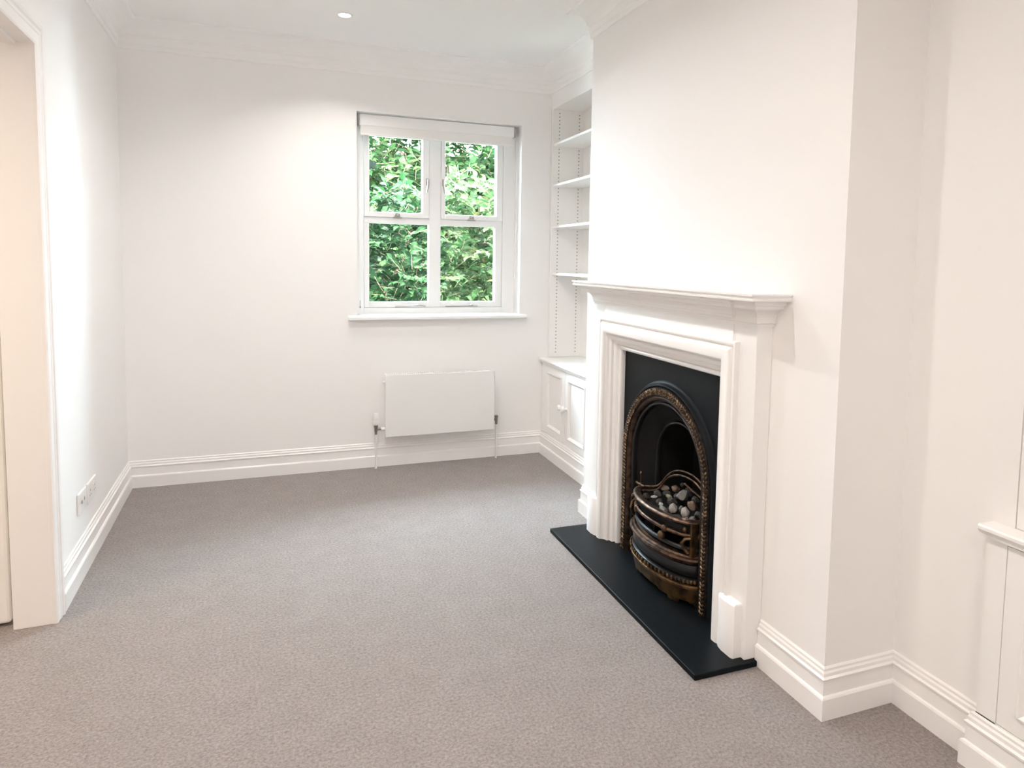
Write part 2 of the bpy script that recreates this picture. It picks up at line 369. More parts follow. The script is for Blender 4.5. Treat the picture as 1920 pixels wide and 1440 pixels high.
# ------------------------------------------------------------------ garden outside
g0 = struct(MB().box(-4, 9, .30, 9, -.45, -.35), 'ground', M_soil)
def leaf(mb, c, d, nrm, L, W):
    d = d.normalized(); s = d.cross(nrm).normalized(); nn = s.cross(d)
    base_i = len(mb.v)
    st = [(0, 0, 0), (.18, .30, .02), (.42, .50, .03), (.66, .36, .01), (.84, .16, -.04), (1, 0, -.10)]
    mid = [c + d*(L*t) + nn*(L*(z-.04)) for t, w_, z in st]
    lft = [c + d*(L*t) + s*(W*w_) + nn*(L*(z+.06)) for t, w_, z in st[1:-1]]
    rgt = [c + d*(L*t) - s*(W*w_) + nn*(L*(z+.06)) for t, w_, z in st[1:-1]]
    mb.v += [tuple(p) for p in mid+lft+rgt]; B = base_i
    for off, flip in ((6, False), (10, True)):
        for q in ([0, 1, off], [1, 2, off+1, off], [2, 3, off+2, off+1], [3, 4, off+3, off+2], [4, 5, off+3]):
            mb.f.append([B+i for i in (q[::-1] if flip else q)])
def shrub(x0, x1, y0, y1, zt, n, mat, label, seed, sc=1.0):
    rnd = random.Random(seed)
    cx, cyy = (x0+x1)/2, (y0+y1)/2
    t = thing('garden_shrub', label, 'shrub', (cx, cyy, -.35), group='leafy shrubs behind the window')
    br = MB(); fo = MB(); tips = []
    for k in range(7):
        a = Vector((cx+rnd.uniform(-.15, .15), cyy+rnd.uniform(-.1, .1), -.36)); pts = [a]
        e = Vector((rnd.uniform(x0, x1), rnd.uniform(y0, y1), rnd.uniform(zt*.55, zt)))
        for q in range(1, 6):
            f = q/5; pts.append(a.lerp(e, f) + Vector((rnd.uniform(-.06, .06), rnd.uniform(-.06, .06), .12*math.sin(f*PI))))
        br.tube(pts, [.028-.0035*i for i in range(6)], 8)
    for k in range(n):
        # sprigs of 5 to 7 leaves along a short twig, facing the light and the window
        fx, fz = rnd.random(), rnd.random()
        c = Vector((x0+(x1-x0)*fx, 0, -.25+(zt+.25)*fz))
        bulge = math.sin(PI*min(max(fx, .04), .96))**.5
        c.y = y0 + (y1-y0)*(rnd.random()**1.6) + .16*math.sin(c.x*7+seed)*math.sin(c.z*6+seed*2) + .3*(1-bulge)
        d = Vector((rnd.uniform(-1, 1), rnd.uniform(-.9, .15), rnd.uniform(-.5, .8))).normalized()
        Lg = rnd.uniform(.10, .20)*sc
        br.tube([c, c+d*Lg*.6+Vector((0, 0, -.006)), c+d*Lg], [.0035, .003, .0018], 5)
        side = d.cross(Vector((0, 0, 1))).normalized()
        nl = rnd.choice((5, 6, 7))
        for q in range(nl):
            f = (q+.6)/nl; sgn = 1 if q % 2 else -1
            dd = (d*(.35+.5*f) + side*sgn*(1-.5*f) + Vector((0, 0, rnd.uniform(-.45, .15)))).normalized()
            nr = Vector((rnd.uniform(-.5, .5), rnd.uniform(-1.0, -.1), rnd.uniform(.3, 1.1))).normalized()
            if q == nl-1: dd = d
            leaf(fo, c+d*Lg*f, dd, nr, rnd.uniform(.065, .115)*sc, rnd.uniform(.045, .07)*sc)
    fo.build('foliage', mat, t, smooth=False); br.build('branches', M_bark, t, smooth=True)
    base(t)
shrub(.75, 2.28, 1.15, 1.75, 2.15, 1150, M_leafB, 'deep green leafy shrub filling the lower left window pane', 3)
shrub(2.34, 3.9, 1.20, 1.80, 2.25, 1150, M_leafC, 'fresh pale green leafy shrub filling the lower right window pane', 11)
shrub(1.0, 5.6, 4.2, 5.2, 4.3, 3300, M_leafA, 'tall bright green tree-like shrub seen through the upper window panes', 23, 1.35)
shrub(.6, 6.4, 5.9, 6.5, 4.8, 1300, M_leafB, 'dark green hedge closing the garden behind the tall bright shrub', 31, 1.9)
b = MB()  # dark boards added as backing, blocking bright sky between the leaves
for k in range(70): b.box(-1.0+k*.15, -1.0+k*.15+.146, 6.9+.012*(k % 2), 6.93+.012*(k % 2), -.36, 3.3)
o = b.build('sky_blocking_fence', M_fence); tag(o, 'added tall dark board backing that blocks bright sky behind all the garden greenery', 'fence')

# ------------------------------------------------------------------ radiator
t = thing('panel_radiator', 'white flat panel radiator mounted low on the far wall under the window', 'radiator', (2.02, -.06, .23))
rx0, rx1, rz0, rz1 = 1.614, 2.420, .232, .682
MB().box(rx0, rx1, -.110, -.096, rz0, rz1).build('front_panel', M_rad, t, bevel=.005)
for x in (rx0+.004, rx1-.010): MB().box(x, x+.006, -.096, -.030, rz0+.012, rz1-.004).build('side_cover', M_rad, t)
b = MB(); 
for k in range(50): b.box(rx0+.014+k*.0157, rx0+.014+k*.0157+.007, -.092, -.038, rz1-.014, rz1-.006)
b.box(rx0+.004, rx1-.004, -.097, -.091, rz1-.016, rz1-.002); b.box(rx0+.004, rx1-.004, -.038, -.032, rz1-.016, rz1-.002); b.build('top_grille', M_rad, t)
b = MB()
for k in range(26): b.box(rx0+.03+k*.030, rx0+.03+k*.030+.018, -.090, -.045, rz0+.03, rz1-.03)
b.build('convector_fins', M_rad, t)
b = MB(); b.box(rx0+.01, rx1-.01, -.045, -.034, rz0+.01, rz1-.02); b.build('rear_panel', M_rad, t, bevel=.004)
for x in (rx0+.12, rx1-.14): MB().box(x, x+.03, -.034, 0.001, rz0+.05, rz1-.05).build('wall_bracket', M_rad, t)
for x, s in ((rx0, -1), (rx1, 1)):
    MB().lathe((x, -.062, rz1-.055 if s == 1 else rz1-.06), (s, 0, 0), [(.012, -.012), (.012, .004), (.010, .008), (.010, .014), (.0001, .015)], 14).build('air_vent_plug', M_plastic, t, smooth=True)
# left thermostatic valve
vx, vy = rx0-.060, -.062
MB().lathe((vx, vy, .318), (0, 0, 1), [(.0001, 0), (.020, 0), (.0235, .006), (.0235, .030), (.021, .034), (.023, .038), (.020, .070), (.016, .084), (.0001, .087)], 22).build('thermostatic_head', M_plastic, t, smooth=True)
MB().lathe((vx, vy, .248), (0, 0, 1), [(.0001, 0), (.009, 0), (.009, .018), (.011, .020), (.011, .045), (.014, .050), (.015, .070), (.0001, .070)], 18).tube([(vx, vy, .285), (vx+.038, vy, .285)], .0085, 14).build('valve_body', M_dull, t, smooth=True)
MB().tube([(vx+.036, vy, .285), (rx0+.006, vy, .285)], .014, 16).build('inlet_connector', M_plastic, t, smooth=True)
MB().tube([(vx, vy, .25), (vx, vy, .001)], .0078, 14).build('supply_pipe', M_rad, t, smooth=True)
b = MB(); b.box(rx0+.004, rx0+.026, -.06, -.044, .17, .235); b.build('lower_bracket', M_rad, t)
wx = rx1+.030
MB().lathe((wx, vy, .262), (0, 0, 1), [(.0001, 0), (.009, 0), (.010, .02), (.011, .022), (.011, .05), (.0145, .052), (.0145, .064), (.010, .068), (.0001, .069)], 16).tube([(wx, vy, .300), (rx1-.002, vy, .300)], .0085, 14).build('lockshield_valve', M_dull, t, smooth=True)
MB().tube([(wx, vy, .262), (wx, vy, .001)], .0078, 14).build('return_pipe', M_rad, t, smooth=True)
base(t)

# ------------------------------------------------------------------ sockets on the left wall
def plate(y0, y1, z0, z1, name, label, kind):
    t = thing(name, label, 'socket', (lx((y0+y1)/2), (y0+y1)/2, z0), rotz=TL)
    cyl = (y0+y1)/2; hw = abs(y1-y0)/2; H = z1-z0
    MB().box(.0005, .011, -hw, hw, 0, H).build('face_plate', M_plastic, t, bevel=.004)
    if kind == 'double':
        for c in (-hw*.5, hw*.5):
            for (yy, zz, a, bb) in ((0, .060, .003, .005), (-.013, .036, .005, .003), (.013, .036, .005, .003)):
                MB().box(.0105, .0114, c+yy-a, c+yy+a, zz-bb, zz+bb).build('pin_slot', M_hole, t)
        
        for c in (-hw*.5+.028, hw*.5-.028):
            MB().box(.010, .0155, c-.007, c+.007, .068, .086).build('rocker_switch', M_plastic, t, bevel=.002)
    else:
        MB().lathe((.010, -.030, H*.52), (1, 0, 0), [(.008, 0), (.008, .004), (.005, .004), (.005, .001), (.0001, .001)], 16).build('aerial_port', M_chrome, t, smooth=True)
        MB().box(.0105, .0118, .022, .038, H*.45, H*.60).build('phone_port', M_hole, t)
    for c in (-hw+.012, hw-.012): MB().lathe((.0108, c, H/2), (1, 0, 0), [(.0001, 0), (.0035, 0), (.0035, .001), (.0001, .0012)], 10).build('screw', M_plastic, t)
plate(-1.345, -1.195, .290, .390, 'media_outlet', 'white aerial and phone outlet plate on the left wall, nearer the doorway', '')
plate(-1.160, -.980, .282, .382, 'double_socket', 'white double plug socket on the left wall, nearer the far corner', 'double')

# ------------------------------------------------------------------ alcove bookcases and cupboards
def peg_strip(xs, y, z0, z1, inward, parent):
    for x in xs:
        s = MB(); k = z0
        while k < z1:
            s.lathe((x, y, k), (0, inward, 0), [(.0001, 0), (.0052, 0), (.0052, .0006), (.0001, .0006)], 6); k += .027
        s.build('peg_hole_row', M_hole, parent)
def bookcase(y0, y1, xf, shelves, label, z0=.755, ztop=2.662, ztrim=ZCOR):
    t = thing('alcove_bookcase', label, 'bookcase', (xf, (y0+y1)/2, z0))
    D = 3.155
    MB().box(D-.012, D, y0+.004, y1-.004, z0, ztop).build('back_panel', M_cab, t)
    sd = MB().box(xf+.0, D-.012, y1-.028, y1-.004, z0, ztop).build('side_panel', M_cab, t)
    MB().box(xf+.0, D-.012, y0+.004, y0+.028, z0, ztop).build('side_panel', M_cab, t)
    peg_strip((xf+.055, D-.05), y1-.0282, z0+.04, ztop-.02, -1, t)
    peg_strip((xf+.055, D-.05), y0+.0282, z0+.04, ztop-.02, 1, t)
    MB().box(xf, D-.012, y0+.004, y1-.004, ztop, ztop+.02).build('top_board', M_cab, t)
    MB().box(xf-.002, xf+.016, y0+.003, y1-.003, ztop-.006, ztrim+.004).build('frieze_board', M_cab, t)
    for z in shelves:
        MB().box(xf+.010, D-.013, y0+.030, y1-.030, z-.018, z).build('shelf', M_cab, t, bevel=.003)
    base(t)
def cupboard(y0, y1, xf, doors, label, plinth_path, seg, yc=None):
    t = thing('base_cupboard', label, 'cupboard', (xf, (y0+y1)/2, 0))
    D = 3.155; ztop = .717; zb = .168
    b = MB(); b.box(xf+.0205, D, y0+.004, (yc or y1)-.004, .02, ztop-.004)
    b.build('carcass', M_cab, t)
    b = MB(); b.box(xf+.001, xf+.02, y0+.003, y1-.003, 0.0, zb+.008); b.box(xf+.001, xf+.02, y0+.003, y1-.003, .712, ztop)
    ys = sorted([y0+.003, y1-.003] + [d for dd in doors for d in dd[:2]])
    # stiles fill what the doors leave
    edges = [y0+.003] + [v for dd in sorted(doors) for v in dd[:2]] + [y1-.003]
    for i in range(0, len(edges), 2):
        if edges[i+1]-edges[i] > .008: b.box(xf+.001, xf+.02, edges[i]+.001, edges[i+1]-.0025, zb, .714)
    b.build('face_frame', M_cab, t)
    for (d0, d1, hinge) in doors:
        a, c = d0+.0018, d1-.0018
        zz0, zz1 = zb+.011, .7095
        r = .062
        d = MB(); d.box(xf+.001, xf+.020, a, a+r, zz0, zz1); d.box(xf+.001, xf+.020, c-r, c, zz0, zz1)
        d.box(xf+.001, xf+.020, a+r, c-r, zz0, zz0+r*.9); d.box(xf+.001, xf+.020, a+r, c-r, zz1-r*.9, zz1); d.box(xf+.010, xf+.018, a+r-.005, c-r+.005, zz0+.05, zz1-.05)
        do = d.build('cupboard_door', M_cab, t)
        m = MB(); sweep(m, [(a+r, zz0+r*.9), (c-r, zz0+r*.9), (c-r, zz1-r*.9), (a+r, zz1-r*.9)], [(-.004, .0), (-.004, .006), (.002, .008), (.010, .002), (.017, -.006), (.017, -.010), (0, -.010)], lambda u, v, h: (xf+.001-h, u, v), closed=True)
        m.build('panel_moulding', M_cab, do)
        ky = a+.030 if hinge == 'far' else c-.030
        MB().lathe((xf+.002, ky, .445), (-1, 0, 0), [(.014, 0), (.014, .004), (.008, .008), (.008, .018), (.018, .023), (.0225, .034), (.018, .045), (.0001, .050)], 18).build('knob', M_cab, do, smooth=True)
    rr = sweep_rings(plinth_path, BB)
    MB().rings([rr[seg], rr[seg+1]]).build('plinth', M_wood, t)
    base(t)
def worktop(y0, y1, xf, label, ov=.022, front=None):
    b = MB(); b.prism([(xf-ov, .734), (xf-ov-.004, .739), (xf-ov-.004, .748), (xf-ov, .753), (3.156, .753), (3.156, .7185), (xf-ov+.008, .7185), (xf-ov+.008, .726), (xf-ov+.002, .730)], y0, y1, 'y')
    if front:   # the nosing runs on in front of the flush wall
        e = XR-.0015; b.prism([(xf-ov, .734), (xf-ov-.004, .739), (xf-ov-.004, .748), (xf-ov, .753), (e, .753), (e, .7185), (xf-ov+.008, .7185), (xf-ov+.008, .726), (xf-ov+.002, .730)], y1, front, 'y')
    o = b.build('worktop', M_cab); tag(o, label, 'worktop'); return o
bookcase(YF, 0, XS, (2.400, 2.092, 1.775, 1.415), 'white built-in bookcase with four shelves in the far alcove beside the window wall')
cupboard(YF, 0, XK, [(-.478, -.068, 'far'), (-.890, -.480, 'near'), (-1.302, -.892, 'far')], 'low white panelled cupboard in the far alcove below the open shelves', [(XK, YF), (XK, 0), (0, 0)], 0)
worktop(YF+.002, -.002, XK, 'white worktop over the low cupboard in the far alcove')
NX = 2.900
bookcase(-5.3, -3.665, XR, (2.34, 1.92, 1.50, 1.12), 'white built-in bookcase at the right edge above the nearer cupboard', z0=.755, ztop=2.655, ztrim=2.70)
cupboard(-5.3, -3.610, NX-.02, [(-4.250, -3.676, 'far'), (-4.80, -4.252, 'near'), (-5.28, -4.802, 'far')], 'low white panelled cupboard at the bottom right corner near the camera',
         [(NX-.02, -5.3), (NX-.02, -3.61), (3.0, -3.61)], 0, -3.667)
worktop(-5.3, -3.667, NX-.02, 'white moulded worktop over the nearer cupboard at the right edge', front=-3.602)

# ------------------------------------------------------------------ hearth
FC = -2.269
HT = .022
b = MB(); b.prism([(2.320, -2.975), (2.593, -2.975), (2.593, FC-.69), (2.612, FC-.69), (2.612, FC-.40), (2.90, FC-.40), (2.90, FC+.40), (2.612, FC+.40), (2.612, FC+.69), (2.593, FC+.69), (2.593, -1.537), (2.320, -1.537)], .0, HT, 'z')
o = b.build('hearth_slab', M_slate, bevel=.003); tag(o, 'black slate hearth slab on the carpet in front of the fireplace', 'hearth')

# ------------------------------------------------------------------ mantelpiece
t = thing('mantelpiece', 'white painted wooden mantelpiece with deep mouldings around the black fireplace', 'fireplace', (2.6, FC, HT))
G = XB-.0005
sb = MB(); sx = 2.548; so = .686
sb.box(sx, G, FC-so, FC-.50, HT, 1.372); sb.box(sx, G, FC+.50, FC+so, HT, 1.372); sb.box(sx, G, FC-.50, FC+.50, 1.10, 1.372)
sb.build('backing_frame', M_wood, t, bevel=.002)
crown = [(0, 1.276), (.005, 1.276), (.007, 1.288), (.014, 1.291), (.015, 1.303)] + [(.015+.034*(1-math.cos(k*PI/12)), 1.303+.038*math.sin(k*PI/12)) for k in range(1, 7)] + [(.052, 1.344), (.054, 1.356), (.066, 1.360), (.066, 1.372), (0, 1.372)]
sweep(MB(), [(G, FC-so), (sx, FC-so), (sx, FC+so), (G, FC+so)], crown).build('crown_moulding', M_wood, t)
fo_ = .540; fx = 2.556
fr = [(0, 1.372), (.084, 1.372), (.084, 1.362), (.078, 1.356), (.074, 1.344)] + [(.074-.030*math.sin(k*PI/10), 1.344-.030*(1-math.cos(k*PI/10))) for k in range(1, 6)] + \
     [(.036, 1.312), (.034, 1.302), (.018, 1.297), (.010, 1.292), (.010, 1.278), (.012, 1.262), (.016, 1.240), (.021, 1.220), (.026, 1.206), (.026, 1.200), (0, 1.200)]
mb = MB(); sweep(mb, [(sx+.02, FC-fo_), (fx, FC-fo_), (fx, FC+fo_), (sx+.02, FC+fo_)], fr); mb.box(fx-.002, sx+.02, FC-fo_+.001, FC+fo_-.001, 1.200, 1.371)
mb.build('frieze', M_wood, t, smooth=False)
sh = [(0, 1.372), (.076, 1.372), (.083, 1.376), (.084, 1.382), (.078, 1.385), (.078, 1.391), (.086, 1.393), (.086, 1.400), (0, 1.400)]
mb = MB(); sweep(mb, [(G, FC-.698), (2.530, FC-.698), (2.530, FC+.698), (G, FC+.698)], sh); mb.box(2.5302, G, FC-.697, FC+.697, 1.372, 1.3998)
mb.build('mantel_shelf', M_wood, t)
def roll(o0, h0, o1, h1, r, n=6): return []
bol = [(0, 0), (0, .020), (.004, .026), (.012, .028), (.019, .024), (.021, .018), (.024, .018), (.026, .036), (.030, .040), (.046, .043), (.048, .043), (.049, .056), (.053, .060),
       (.060, .061), (.068, .064), (.074, .070), (.077, .076), (.080, .077), (.081, .084), (.085, .088), (.094, .0905), (.106, .0905), (.118, .088), (.128, .081), (.133, .074), (.134, .070), (.140, .070), (.142, .078),
       (.147, .080), (.153, .078), (.155, .072), (.156, .056), (.156, .050), (.156, 0)]
bol = [(o*1.03, h) for o, h in bol]
sweep(MB(), [(FC-.43, HT), (FC-.43, 1.052), (FC+.43, 1.052), (FC+.43, HT)], bol, lambda u, v, h: (2.6045-h, u, v)).build('bolection_moulding', M_wood, t, smooth=True)
for s in (-1, 1):
    pl = [(.664, 2.600), (.664, 2.514), (.655, 2.508), (.600, 2.506), (.575, 2.510), (.548, 2.522), (.528, 2.540), (.516, 2.560), (.508, 2.575), (.495, 2.590), (.495, 2.600)]
    ring = lambda e, z: [(x if x > 2.595 else x+e, FC+s*(o-e*.6), z) for o, x in pl]
    MB().rings([ring(0, HT), ring(0, .222), ring(.002, .227), ring(.006, .230)]).build('plinth_block', M_wood, t, smooth=True)
base(t)

# ------------------------------------------------------------------ cast iron insert
SP = .545
def arch(r, z0=HT, n=28, c=FC):
    pts = [(c-r, z0), (c-r, z0+(SP-z0)*.5)]
    for k in range(n+1):
        a = PI - PI*k/n; pts.append((c+r*math.cos(a), SP+r*math.sin(a)))
    return pts + [(c+r, z0+(SP-z0)*.5), (c+r, z0)]
t = thing('fireplace_insert', 'black cast iron arched fireplace insert with copper-coloured beaded rim', 'fireplace', (2.60, FC, HT))
XP = 2.606
A = arch(.33); Wp, Zp = .445, 1.07
out = []
for (y, z) in A:
    if z <= SP: out.append((FC+math.copysign(Wp, y-FC), z))
    else:
        dx, dz = y-FC, z-SP; s_ = min(Wp/abs(dx) if abs(dx) > 1e-6 else 9, (Zp-SP)/dz if dz > 1e-6 else 9)
        out.append((FC+dx*s_, SP+dz*s_))
mb = MB()
mb.rings([[(XP, y, z) for y, z in A], [(XP, y, z) for y, z in out], [(XP+.03, y, z) for y, z in out], [(XP+.03, y, z) for y, z in A]], closed=False, cap=False)
for sgn in (-1, 1): # corners
    k = min(range(len(out)), key=lambda i: abs(out[i][0]-(FC+sgn*Wp))+abs(out[i][1]-Zp))
    cor = (FC+sgn*Wp, Zp)
    nb = [i for i in (k-1, k, k+1)]
    for i in nb[:-1]:
        p, q = out[i], out[i+1]
        if (abs(p[0]-cor[0]) < 1e-6) != (abs(q[0]-cor[0]) < 1e-6):
            B_ = len(mb.v); mb.v += [(XP, *p), (XP, *cor), (XP, *q), (XP+.03, *p), (XP+.03, *cor), (XP+.03, *q)]
            mb.f += [[B_, B_+1, B_+2], [B_+3, B_+5, B_+4]]
mb.build('front_plate', M_cast, t)
TX = lambda u, v, h: (XP-h, u, v)
sweep(MB(), arch(.300), [(0, -.030), (0, .008), (.004, .014), (.010, .016), (.014, .012), (.016, .004), (.020, .004), (.020, -.03)], TX).build('inner_rim', M_gun, t, smooth=True)
sweep(MB(), arch(.320), [(0, 0), (0, .010), (.006, .022), (.016, .028), (.020, .026), (.021, 0)], TX).build('bronze_roll', M_darkb2, t, smooth=True)
band = sweep(MB(), arch(.340), [(0, 0), (0, .022), (.004, .028), (.022, .034), (.040, .028), (.044, .020), (.044, 0)], TX).build('decorated_band', M_darkb, t, smooth=True)
# raised acanthus-like beads following the band
mb = MB(); P_ = arch(.362, n=60); P_ = [(a, b_) for a, b_ in P_]
L_ = 0; seg = []; 
def along(path, step):
    res = []; acc = 0; prev = path[0]; nxt = 0
    for q in path[1:]:
        d = math.hypot(q[0]-prev[0], q[1]-prev[1])
        while nxt <= acc+d:
            f = (nxt-acc)/d; res.append((prev[0]+(q[0]-prev[0])*f, prev[1]+(q[1]-prev[1])*f, math.atan2(q[1]-prev[1], q[0]-prev[0]))); nxt += step
        acc += d; prev = q
    return res
for i, (y, z, a) in enumerate(along(P_, .0175)):
    if z < HT+.01: continue
    tdir = Vector((0, math.cos(a), math.sin(a))); nd = Vector((0, -math.sin(a), math.cos(a)))
    for s in (-1, 1):
        c = Vector((XP-.032, y, z)) + nd*.009*s
        dirv = (tdir*.8 + nd*.9*s).normalized(); pv = Vector((-1, 0, 0)).cross(dirv)
        mb.rings([[tuple(c + dirv*(.0095*q) + (pv*math.cos(2*PI*k/6) + Vector((-1, 0, 0))*math.sin(2*PI*k/6))*(.0048*math.sqrt(max(.05, 1-q*q)))) for k in range(6)] for q in (-1, -.4, .4, 1)])
    mb.ell((XP-.035, y, z), (.005, .0035, .0035), 6, 4)
mb.build('beaded_relief', M_bead, band, smooth=True)
sweep(MB(), arch(.386), [(0, 0), (0, .020), (.004, .024), (.010, .022), (.016, .010), (.022, .008), (.026, .003), (.028, 0)], TX).build('outer_moulding', M_cast, t, smooth=True)
# funnel and fireback
mb = MB(); n_ = 28
R1, R2, X2 = .301, .215, 2.690
mb.rings([[(XP+.01, y, z) for y, z in arch(R1)], [(X2, y, z) for y, z in arch(R2)]], closed=False, cap=False)
mb.build('splayed_cheeks', M_soot, t, smooth=True)
sweep(MB(), arch(R2-.012), [(0, -.01), (0, .010), (.004, .016), (.012, .016), (.016, .010), (.022, .006), (.024, -.01)], lambda u, v, h: (X2-h, u, v)).build('throat_rim', M_gun, t, smooth=True)
mb = MB(); mb.rings([[(X2, y, z) for y, z in arch(R2-.005)], [(2.88, y, z) for y, z in arch(R2-.02)]], closed=False, cap=False)
A2 = arch(R2-.02); B_ = len(mb.v); mb.v += [(2.88, y, z) for y, z in A2]; mb.f.append([B_+i for i in range(len(A2))])
mb.build('fireback', M_soot, t, smooth=True)
base(t)

# ------------------------------------------------------------------ fire grate
GC = -2.300
def arc(w, xf, x0=2.612, n=26, c=GC, p=1.0):
    # from +y end round the bow to the -y end, outward normal to the left of travel is towards the room
    return [(x0-(x0-xf)*math.cos(a)**p if abs(a) < PI/2-1e-6 else x0, c+w*math.sin(a)) for a in [-PI/2+PI*k/n for k in range(n+1)]]
t = thing('fire_grate', 'bow-fronted copper and black iron grate basket standing in the fireplace opening', 'grate', (2.58, GC, HT))
# normals: path goes from -y to +y, left normal = -x (towards the room)
sweep(MB(), arc(.262, 2.492), [(-.030, .388), (-.030, .398), (-.026, .401), (-.006, .401), (.002, .398), (.006, .393), (.004, .386), (-.006, .382)]).build('top_rim', M_copper, t, smooth=True)
mb = MB(); sweep(mb, arc(.262, 2.492), [(-.010+.009*math.cos(k*PI/5), .334+.009*math.sin(k*PI/5)) for k in range(10)])
bar = mb.build('middle_bar', M_copper, t, smooth=True)
for f in (-.93, -.30, .35, .93):
    a = f*PI/2; x = 2.612-(.120)*math.cos(a); y = GC+.262*math.sin(a)
    MB().ell((x+.010, y, .334), (.016, .016, .016), 12, 8).ell((x+.008, y+.014, .334), (.011, .006, .012), 10, 6).ell((x+.008, y-.014, .334), (.011, .006, .012), 10, 6).build('bar_knuckle', M_copper, bar, smooth=True)
sweep(MB(), arc(.262, 2.505), [(-.014, .268), (-.014, .282), (-.004, .284), (.002, .278), (.002, .268)]).build('lower_bar', M_gun, t, smooth=True)
# end castings with scrolls
for s in (-1, 1):
    mb = MB(); y = GC+s*.250
    mb.box(2.566, 2.606, y-.008, y+.008, .246, .390)
    pts = [(2.566, y, .33), (2.545, y-s*.012, .325), (2.535, y-s*.022, .305), (2.545, y-s*.020, .285), (2.560, y-s*.006, .262)]
    mb.tube(pts, .008, 8); mb.ell((2.548, y-s*.02, .362), (.011, .011, .013), 10, 6)
    mb.build('end_casting', M_bronze, t, smooth=True)
mb = MB(); mb.ell((2.510, GC-.10, .296), (.016, .02, .02), 12, 8); mb.build('front_boss', M_bronze, t, smooth=True)
sweep(MB(), arc(.276, 2.480), [(-.050, .236), (-.050, .246), (-.036, .252), (-.028, .246), (-.022, .246), (-.016, .250), (-.010, .243), (-.004, .243), (.004, .240), (.006, .232), (.002, .226), (-.008, .222), (-.012, .212), (-.030, .210)]).build('tray_rim', M_copper, t, smooth=True)
sweep(MB(), arc(.262, 2.500), [(-.02, .212), (.000, .206), (.006, .190), (.004, .170), (-.006, .152), (-.012, .148), (-.030, .148)]).build('ash_cover', M_gun, t, smooth=True)
mb = MB(); sweep(mb, arc(.268, 2.492), [(-.022, .150), (-.008, .152), (.003, .146), (.006, .136), (.000, .126), (-.010, .122), (-.022, .122)])
rope = mb.build('rope_moulding', M_gun, t, smooth=True)
mb = MB()
for k in range(2, 30):
    a = -PI/2 + PI*k/31; x = 2.612-.128*math.cos(a); y = GC+.272*math.sin(a)
    mb.ell((x-.003, y, .138), (.006, .0055, .011), 8, 6)
mb.build('rope_beads', M_bronze, rope, smooth=True)
# apron with cut-out feet
ou = arc(.280, 2.486, n=156); mb = MB()
def foot_low(k):
    f = k/156
    for a, b_, h in ((.08, .13, .036), (.13, .22, .044), (.32, .40, .038), (.40, .60, .046), (.60, .68, .038), (.78, .87, .044), (.87, .92, .036)):
        if a < f <= b_: return h
    return HT+.0005
rings = []
for k, (x, y) in enumerate(ou):
    zb = foot_low(k); nx, ny = Vector((x-2.70, y-GC)).normalized()
    taper = lambda z, e: (x - nx*(.030*(1-(z-.02)/.1)) - nx*e, y - ny*(.022*(1-(z-.02)/.1)) - ny*e, z)
    rings.append([taper(zb, 0), taper(.104, 0), (x+nx*.003, y+ny*.003, .108), (x+nx*.003, y+ny*.003, .118), (x-nx*.004, y-ny*.004, .123), (x-nx*.016, y-ny*.016, .123), taper(.10, .012), taper(zb, .012)])
mb.rings(rings); mb.build('bronze_apron', M_bronze, t, smooth=True)
mb = MB(); bl = arc(.255, 2.515)
mb.prism(bl + [(2.75, GC+.20), (2.75, GC-.16)], .150, .158); mb.prism(bl + [(2.78, GC+.20), (2.78, GC-.14)], .335, .345)
mb.build('basket_floor', M_soot, t)
# ogee back rail, two thin bars
for dz, dx in ((0, 0), (-.020, -.006)):
    pts = [(2.600, -2.075, .405), (2.622, -2.10, .409), (2.640, -2.13, .418), (2.656, -2.155, .445), (2.668, -2.185, .487), (2.680, -2.225, .516), (2.690, -2.275, .530), (2.698, -2.33, .532), (2.70, -2.38, .526), (2.70, -2.43, .510), (2.70, -2.465, .495)]
    sm = []
    for i in range(len(pts)-1):
        p0, p1, p2, p3 = [Vector(pts[min(max(j, 0), len(pts)-1)]) for j in (i-1, i, i+1, i+2)]
        for q in range(4):
            u = q/4; sm.append(.5*((2*p1)+(-p0+p2)*u+(2*p0-5*p1+4*p2-p3)*u*u+(-p0+3*p1-3*p2+p3)*u**3))
    sm.append(Vector(pts[-1]))
    MB().tube([v+Vector((dx, 0, dz)) for v in sm], .0055, 10).build('back_rail', M_copper, t, smooth=True)
MB().tube([(2.695, -2.29, .475), (2.695, -2.46, .445)], .005, 8).build('cross_bar', M_copper, t, smooth=True)
mb = MB(); mb.tube([(2.598, -2.00, .404), (2.598, -2.03, .404), (2.598, -2.085, .404)], [.003, .007, .007], 10); mb.ell((2.598, -2.048, .404), (.012, .010, .012), 10, 6); mb.ell((2.598, -2.012, .404), (.008, .012, .008), 10, 6); mb.tube([(2.598, -2.048, .404), (2.600, -2.046, .455)], [.004, .003], 8); mb.ell((2.6, -2.046, .462), (.007, .007, .010), 8, 6)
mb.build('finial', M_copper, t, smooth=True)
base(t)
o = MB().prism(arc(.236, 2.520) + [(2.76, GC+.19), (2.76, GC-.13)], .345, .368).build('ember_bed', M_soot); tag(o, 'dark bed of fine cinders under the loose coals in the grate', 'embers'); o['kind'] = 'stuff'

